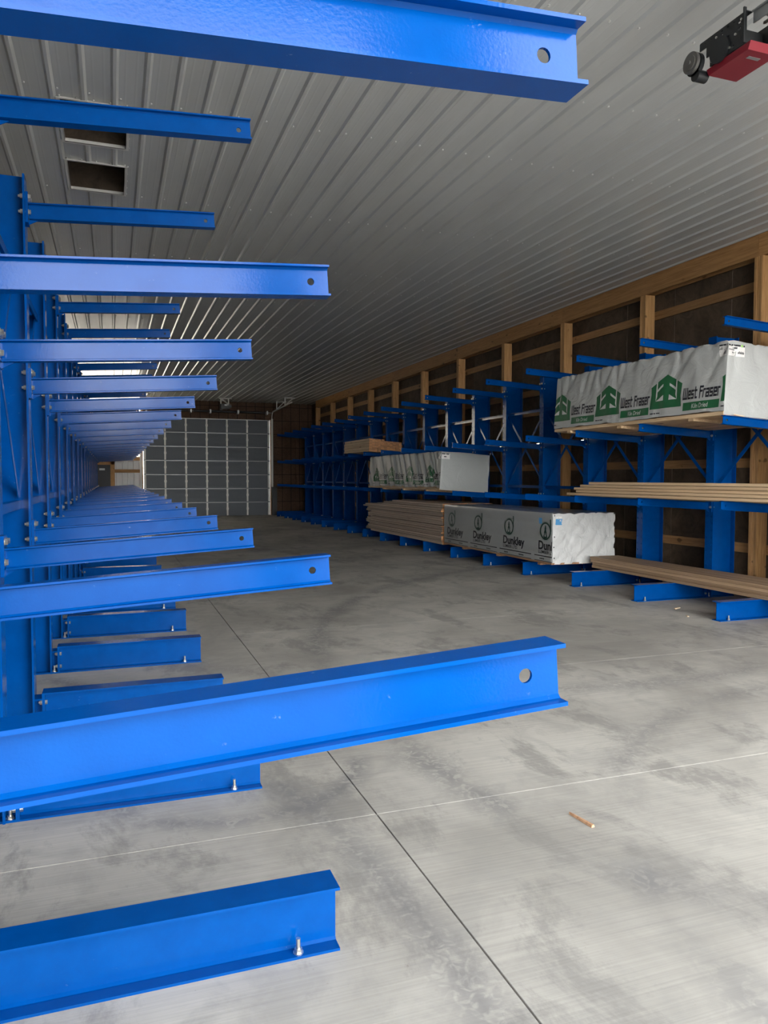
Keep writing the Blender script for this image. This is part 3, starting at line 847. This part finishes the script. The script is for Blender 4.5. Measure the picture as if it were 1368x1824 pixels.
bars = merge(rect(0.0,0.12,0.055,0.137), rect(0.06,0.12,0.12,0.137), *[rect(0.005+0.014*i, 0.075, 0.012+0.014*i, 0.075+0.012*(1+i % 3)) for i in range(3)], *[rect(0.062+0.011*i, 0.02, 0.069+0.011*i, 0.06) for i in range(5)], rect(0.06,0.07,0.11,0.078))
b1.printed('tag_print', *bars, INK, (0.135, 0.70), 0.0055)
bars2 = merge(rect(0.0,0.115,0.07,0.135), rect(0.075,0.115,0.17,0.135), rect(0.21,0.115,0.235,0.135), rect(0.09,0.085,0.125,0.105), rect(0.0,0.068,0.10,0.076), *[rect(0.14+0.013*i, 0.03, 0.149+0.013*i, 0.05+0.01*(i % 2)) for i in range(7)], *[rect(0.05+0.012*i, 0.03, 0.057+0.012*i, 0.045) for i in range(5)])
b1.printed('tag_print', *bars2, INK, (0.012, 0.70), 0.0055, 'end')
b1.printed('tag_mark', *rect(0.178,0.112,0.205,0.14), LIME, (0.012, 0.70), 0.0055, 'end')

# middle bundle on the second tier
y2 = 15.31
b2r = empty('lumber_bundle', (XT, y2, 1.4295), (0, TH*0.95, 0))
b2r['label'] = 'white wrapped lumber bundle with slanting folds over its green logos, on the second tier'
b2r['category'] = 'lumber bundle'; b2r['group'] = 'wrapped lumber bundles on the wall rack'
b2 = Bundle(b2r, 1.205, 4.95, 0.86, 0.045, fold_diag)
b2.wrap([WRAP2, WRAP2, WRAP2], 0.03, 0.05)
b2.lumber(9, 0.04, BOARD, (0.75, 2.2, 3.7))
for k in range(4): westfraser(b2, 0.62 + 1.238*k, 0.17, hw=0.48, hh=0.40, txt=True)
b2.printed('tag', *rect(0,0,0.14,0.11), TAG, (0.15, 0.69), 0.004)
b2.printed('tag', *rect(0,0,0.19,0.12), TAG, (0.012, 0.69), 0.004, 'end')
b2.printed('tag_print', *merge(rect(0.0,0.09,0.08,0.11), rect(0.1,0.09,0.17,0.11), rect(0.05,0.03,0.11,0.05)), INK, (0.012, 0.70), 0.0065, 'end')
b2.printed('tag_print', *merge(rect(0.01,0.03,0.035,0.09), rect(0.06,0.05,0.085,0.10), rect(0.10,0.01,0.13,0.04)), INK, (0.15, 0.70), 0.0065)

# film-wrapped bundle on the bases
y3 = 10.735
b3r = empty('lumber_bundle', (XT, y3, 0.2685))
b3r['label'] = 'grey film wrapped lumber bundle printed with round d logos, resting low near the floor'
b3r['category'] = 'lumber bundle'; b3r['group'] = 'wrapped lumber bundles on the wall rack'
b3 = Bundle(b3r, 1.235, 4.33, 0.855, 0.025, fold_film, 0.018)
b3.wrap([WRAPG, WRAPEND, WRAPG], 0.035, 0.008)
b3.lumber(9, 0.03, m_wood('underside_lumber', (0.22,0.12,0.07), (0.40,0.24,0.14), (12,0.7,12), tint=0.3), (0.42, 1.0+0.9, 3.35))
dtxt = font_text('Dunkley', 0.77, 0.145, 0.03); ltxt = font_text('LUMBER LTD.', 0.53, 0.055, 0.012)
for k in range(4):
    yc = 10.945 + 1.235*k - y3
    z = 0.40
    dl = merge(ring(0, 0.145, 0.165, 0.15, 0.030), rect(0.135, 0.145, 0.172, 0.345))
    b3.printed('round_logo', *dl, INKG, (yc, z), 0.005)
    halo = merge(ring(0, 0.145, 0.180, 0.165, 0.008))
    b3.printed('logo_halo', *halo, mat('halo_print', (0.13,0.20,0.18), 0.4) if k == 0 else bpy.data.materials['halo_print'], (yc, z), 0.004)
    tree = [(-0.012,0.24),(0.012,0.24),(0.03,0.175),(0.018,0.175),(0.045,0.11),(0.03,0.11),(0.062,0.045),(0.03,0.025),(-0.03,0.025),(-0.062,0.045),(-0.03,0.11),(-0.045,0.11),(-0.018,0.175),(-0.03,0.175)]
    b3.printed('tree_logo', tree, [tuple(range(len(tree)))], INKG, (yc, z), 0.005)
    core = [(-0.022,0.055),(0.022,0.055),(0.0,0.125)], [(0,1,2)]
    b3.printed('tree_gap', *core, mat('film_print', (0.34,0.35,0.35), 0.3) if k == 0 else bpy.data.materials['film_print'], (yc, z), 0.0075)
    b3.printed('brand_lettering', *dtxt, INK, (yc+0.215, z-0.165), 0.005)
    b3.printed('brand_lettering', *ltxt, INK, (yc+0.215, z-0.235), 0.005)
    b3.printed('stripe', *rect(0,0,1.13,0.016), INK, (yc+0.35, z-0.285), 0.005)
    b3.printed('stripe', *rect(0,0,1.13,0.010), INK, (yc+0.35, z-0.365), 0.005)
    sm_ = merge(*[rect(0.17+0.025*i, 0, 0.187+0.025*i, 0.024) for i in range(6)], *[rect(0.70+0.025*i, 0, 0.718+0.025*i, 0.024) for i in range(7)])
    b3.printed('small_print', *sm_, INK, (yc+0.35, z-0.335), 0.005)
b3.printed('tag', *rect(0,0,0.10,0.10), TAGB, (0.42, 0.66), 0.003)
b3.printed('tag', *rect(0,0,0.13,0.10), TAGB, (0.06, 0.655), 0.003, 'end')
b3.printed('tag', *rect(0,0,0.11,0.03), TAG, (0.07, 0.765), 0.003, 'end')
st_ = MB()
for x, z in ((0.03,0.1),(0.03,0.45),(0.03,0.80),(1.19,0.82),(1.20,0.42),(1.20,0.62),(1.19,0.25),(0.02,0.28)): st_.box(x, x+0.008, -0.012, 0.0, z, z+0.022)
place('staples', st_.mesh('staples', INK), b3r, kind='stuff')

# ------------------------------------------------------------------ loose boards
def chamfer_board(name, w, th, L, m, mend):
    c = 0.003
    pr = [(0,c),(c,0),(w-c,0),(w,c),(w,th-c),(w-c,th),(c,th),(0,th-c)]
    mb = MB(); n = 8
    v = [(p[0], 0, p[1]) for p in pr] + [(p[0], L, p[1]) for p in pr]
    mb.add(v, [(i, i+n, (i+1) % n + n, (i+1) % n) for i in range(n)], 0)
    mb.add(v, [tuple(range(n)), tuple(range(2*n-1, n-1, -1))], 1)
    return fixn(mb.mesh(name, [m, mend]))
ORD = ['lowest', 'second', 'third', 'fourth', 'fifth', 'sixth', 'seventh', 'eighth', 'ninth', 'tenth', 'eleventh', 'twelfth', 'thirteenth', 'fourteenth', 'fifteenth', 'sixteenth', 'seventeenth', 'eighteenth', 'nineteenth', 'twentieth']
def where(i, n, j):
    row = 'top layer' if i == n-1 else ORD[i] + ' layer'
    return row + (', aisle edge' if j == 0 else ', %s from the aisle' % ORD[j])
def tagb(o, label, group):
    o['label'] = label; o['category'] = 'board'; o['group'] = group

# big ragged stack behind the film-wrapped bundle
NL, NW = 19, 6
bm1 = chamfer_board('board', 0.196, 0.0385, 1.0, BOARDGREY, BOARDEND)
for i in range(NL):
    far = 21.15 if i < 2 else (21.0 if i < 14 else (20.7 if i < 16 else (19.3 if i < 18 else 18.6)))
    for j in range(NW):
        ye = far + random.uniform(-0.35, 0.12) + (-0.75 if j == 0 and 2 <= i < 14 else 0) + (-0.8 if (j == 0 and i < 2) else 0)
        ya = 15.13 + random.uniform(0, 0.05)
        o = place('board', bm1, None, (XT+0.015 + j*0.2035 + random.choice((-0.035, -0.02, -0.008, 0.0, 0.003))*(j == 0), ya, 0.2335 + i*0.0475), scale=(1, ye-ya, random.uniform(0.90, 1.16)))
        lb = 'grey aged board of the tall ragged stack, ' + where(i, NL, j)
        tagb(o, lb, 'boards of the ragged stack on the rack bases')
# short studs on the third tier
NL2, NW2 = 9, 11
bm2 = chamfer_board('board', 0.0875, 0.0375, 1.0, BOARD, BOARDEND)
for i in range(NL2):
    for j in range(NW2):
        if i == NL2-1 and j > 4: continue
        x, z = j*0.0895, i*0.0405
        ya = 20.24 + random.uniform(-0.012, 0.03)
        o = place('board', bm2, None, (XT+0.01+x*math.cos(TH)+z*math.sin(TH), ya, 2.4425 - x*math.sin(TH) + z*math.cos(TH)), (0, TH, 0), (1, 2.42+random.uniform(-0.03, 0.03), 1))
        lb = 'short pale stud of the small high pile, ' + where(i, NL2, j)
        tagb(o, lb, 'studs piled on the third tier')
# long pale boards on the second tier, near right
NL3, NW3 = 5, 5
bm3 = chamfer_board('board', 0.138, 0.0375, 1.0, BOARD, BOARD)
fars = [10.38, 10.12, 10.22, 10.05, 9.86]
for i in range(NL3):
    for j in range(NW3):
        x, z = j*0.1405 + (0.03 if i > 1 else 0), i*0.043
        yn = 5.25 + random.uniform(-0.1, 0.1)
        ye = fars[i] + random.uniform(-0.05, 0.04) + (0.1*j if i < 4 else 0)
        o = place('board', bm3, None, (XT+0.005+x*math.cos(TH)+z*math.sin(TH), yn, 1.4305 - x*math.sin(TH) + z*math.cos(TH)), (0, TH, 0), (1, ye-yn, 1))
        lb = 'long pale board of the waist-high pile at right, ' + where(i, NL3, j)
        tagb(o, lb, 'long boards on the near second tier')
# planks on the near bases
NL4, NW4 = 4, 3
bm4 = chamfer_board('board', 0.184, 0.0415, 1.0, m_wood('brown_planks', (0.24,0.15,0.085), (0.47,0.33,0.21), (12,0.5,12), tint=0.5), BOARD)
for i in range(NL4):
    for j in range(NW4):
        o = place('board', bm4, None, (7.372 + j*0.187 + (0.012 if i == 1 else 0), 3.95 + random.uniform(-0.05, 0.05), 0.2335 + i*0.0445), scale=(1, 6.60 + random.uniform(-0.04, 0.03), 1))
        lb = 'brown plank of the low pile at right, ' + where(i, NL4, j)
        tagb(o, lb, 'planks on the near rack bases')

# ------------------------------------------------------------------ door opener hanging from the ceiling
op = empty('door_opener', (4.0, 4.2, 4.50))
op['label'] = 'black and red motorised door opener hanging from the ceiling at top right'
op['category'] = 'door opener'
ox_, oy_, oz_ = op.location
def OB(*r): return MB().box(r[0]-ox_, r[1]-ox_, r[2]-oy_, r[3]-oy_, r[4]-oz_, r[5]-oz_)
# side plate with punched holes, cut away at its far lower corner
us = [3.985, 4.03, 4.055, 4.085, 4.097, 4.13, 4.15, 4.185, 4.20, 4.235, 4.25, 4.285, 4.30, 4.335, 4.355, 4.40]
zs = [4.535, 4.56, 4.572, 4.595, 4.612, 4.64, 4.66, 4.685, 4.70, 4.715, 4.722, 4.735]
holes = {(1, 7), (1, 5), (5, 5), (7, 2), (9, 5), (3, 9), (5, 9), (7, 9), (9, 9), (11, 9), (13, 9), (3, 1), (11, 3), (7, 7)}
for a in range(12, 15):
    for b in range(0, 7 if a > 12 else 4): holes.add((a, b))
PX = 3.925
sp_ = MB().plate_holes(us, zs, holes, PX-0.004, PX+0.004, lambda u, w, t: (t-ox_, u-oy_, w-oz_))
sp_.box(PX-ox_, PX+0.05-ox_, 3.985-oy_, 4.40-oy_, 4.735-oz_, 4.741-oz_)
sp_.box(PX-0.02-ox_, PX-ox_, 3.985-oy_, 3.995-oy_, 4.535-oz_, 4.76-oz_)
place('chassis', fixn(sp_.mesh('chassis', BLACK)), op)
place('chassis', OB(4.185, 4.193, 3.93, 4.38, 4.535, 4.735).mesh('chassis', BLACK), op)
place('motor_housing', OB(3.94, 4.18, 4.10, 4.31, 4.545, 4.70).cyl((4.205-oy_, 4.60-oz_), 0.085, 3.905-ox_, 3.9205-ox_, 'x', 20).mesh('motor_housing', BLACK), op)
# shallow red cover underneath
cv = MB(); z0, z1 = 4.488-oz_, 4.53-oz_
a, b, c, d = 3.925-ox_, 4.185-ox_, 3.945-oy_, 4.335-oy_
v = [(a+0.008,c+0.03,z0),(b-0.008,c+0.03,z0),(b-0.008,d-0.012,z0),(a+0.008,d-0.012,z0),(a,c,z1),(b,c,z1),(b,d,z1),(a,d,z1)]
cv.add(v, [(0,3,2,1),(4,5,6,7),(0,1,5,4),(1,2,6,5),(2,3,7,6),(3,0,4,7)])
cvo = place('cover', cv.mesh('cover', RED), op, label='red plastic cover')
place('name_plate', MB().box(0.0, 0.10, 4.035-oy_, 4.06-oy_, z0-0.003, z0-0.0005).mesh('name_plate', GREY), cvo)
pl = MB().cyl((4.405-oy_, 4.60-oz_), 0.072, 3.845-ox_, 3.868-ox_, 'x', 24).cyl((4.405-oy_, 4.60-oz_), 0.05, 3.838-ox_, 3.845-ox_, 'x', 24).cyl((4.405-oy_, 4.60-oz_), 0.014, 3.828-ox_, 3.93-ox_, 'x', 12)
place('pulley', pl.mesh('pulley', mat('dull_pulley', (0.16,0.155,0.145), 0.45, 0.5)), op)
bg_ = MB().cyl((4.40-oy_, 4.59-oz_), 0.076, 3.872-ox_, 3.90-ox_, 'x', 24).cyl((4.385-oy_, 4.51-oz_), 0.04, 3.872-ox_, 3.96-ox_, 'x', 16)
place('belt_guard', bg_.mesh('belt_guard', BLACK), op)
rl_ = MB()
for x in (3.97, 4.12): rl_.box(x-0.004-ox_, x+0.004-ox_, YF+0.05-oy_, 3.97-oy_, 4.655-oz_, 4.725-oz_)
rl_.box(3.95-ox_, 4.14-ox_, YF+0.05-oy_, 3.97-oy_, 4.725-oz_, 4.732-oz_)
place('rail', rl_.mesh('rail', GREY), op)
place('trolley_chain', MB().box(4.04-ox_, 4.055-ox_, YF+0.3-oy_, 3.96-oy_, 4.66-oz_, 4.675-oz_).mesh('trolley_chain', STEEL), op)
for y in (2.2, 3.25):
    hg = MB().box(4.145-ox_, 4.165-ox_, y-0.015-oy_, y+0.015-oy_, 4.70-oz_, ZC-0.025-oz_).box(3.925-ox_, 3.945-ox_, y-0.015-oy_, y+0.015-oy_, 4.70-oz_, ZC-0.025-oz_).box(3.925-ox_, 4.165-ox_, y-0.015-oy_, y+0.015-oy_, 4.733-oz_, 4.745-oz_)
    place('hanger', hg.mesh('hanger', GREY), op)
for yy, zz in ((4.02, 4.70), (4.12, 4.57), (4.28, 4.56), (4.07, 4.63), (4.24, 4.70)):
    place('bolt', MB().cyl((yy-oy_, zz-oz_), 0.008, PX-0.012-ox_, PX-0.0042-ox_, 'x', 8).mesh('bolt', STEEL), op)

# opener of the far door
fo = empty('door_opener', (4.35, 32.7, 4.62))
fo['label'] = 'small dark door opener hung on white angle brackets above the far door'
fo['category'] = 'door opener'
place('housing', MB().box(-0.02, 0.36, -0.25, 0.25, -0.02, 0.18).box(0.22, 0.40, -0.32, -0.251, 0.02, 0.12).mesh('housing', BLACK), fo)
place('name_plate', MB().box(0.12, 0.30, -0.256, -0.2505, 0.10, 0.15).mesh('name_plate', GREY), fo)
hz_ = ZC-0.022-4.62
for p, q in (((0.0,0,0.18),(0.0,0,hz_)), ((0.32,0,0.18),(0.32,0,hz_)), ((0.02,0,hz_-0.03),(0.30,0,0.20))):
    place('bracket', MB().bar(p, q, 0.055, 0.03, up=(0,1,0)).mesh('bracket', STILE), fo)
place('bracket', MB().box(-0.08, 0.46, -0.02, 0.02, hz_-0.035, hz_).mesh('bracket', STILE), fo)
place('rail', MB().box(0.12, 0.22, 0.251, 1.25, 0.04, 0.10).mesh('rail', GREY), fo)

# ------------------------------------------------------------------ wood scraps
SCRAP = m_wood('scrap_wood', (0.36,0.19,0.10), (0.55,0.33,0.19), (20,20,20), knots=False)
PALE = mat('pale_splinter', (0.66,0.52,0.36), 0.7)
def scrap(x, y, z, L, w, rot, m, label, tilt=0.0):
    mb = MB()
    t = 0.012
    v = [(-L/2,-w/2,0),(L/2,-w*0.4,0),(L/2,w*0.5,0),(-L/2*0.8,w*0.3,0),(-L/2*1.05,-w*0.3,t),(L/2,-w*0.35,t),(L/2*0.96,w*0.4,t),(-L/2*0.75,w*0.1,t*0.8)]
    mb.add(v, [(0,3,2,1),(4,5,6,7),(0,1,5,4),(1,2,6,5),(2,3,7,6),(3,0,4,7)])
    o = place('wood_scrap', mb.mesh('wood_scrap', m), None, (x, y, z), (0, tilt, rot))
    o['label'] = label; o['category'] = 'wood scrap'; o['group'] = 'wood scraps lying about'
scrap(2.167, 3.145, 0.0005, 0.165, 0.022, R(-84), SCRAP, 'brown wood sliver lying alone on the concrete in the foreground')
scrap(6.888, 7.955, 0.0005, 0.13, 0.05, R(20), PALE, 'small pale wood chip on the floor beside a right rack base')
scrap(6.62, 7.45, 0.0005, 0.05, 0.03, R(60), PALE, 'tiny pale wood crumb on the floor nearest the right edge')
scrap(6.95, 7.045, 2.43, 0.17, 0.022, R(4), PALE, 'pale splinter stuck between near wrapped bundle and its blue arm', 0.1)
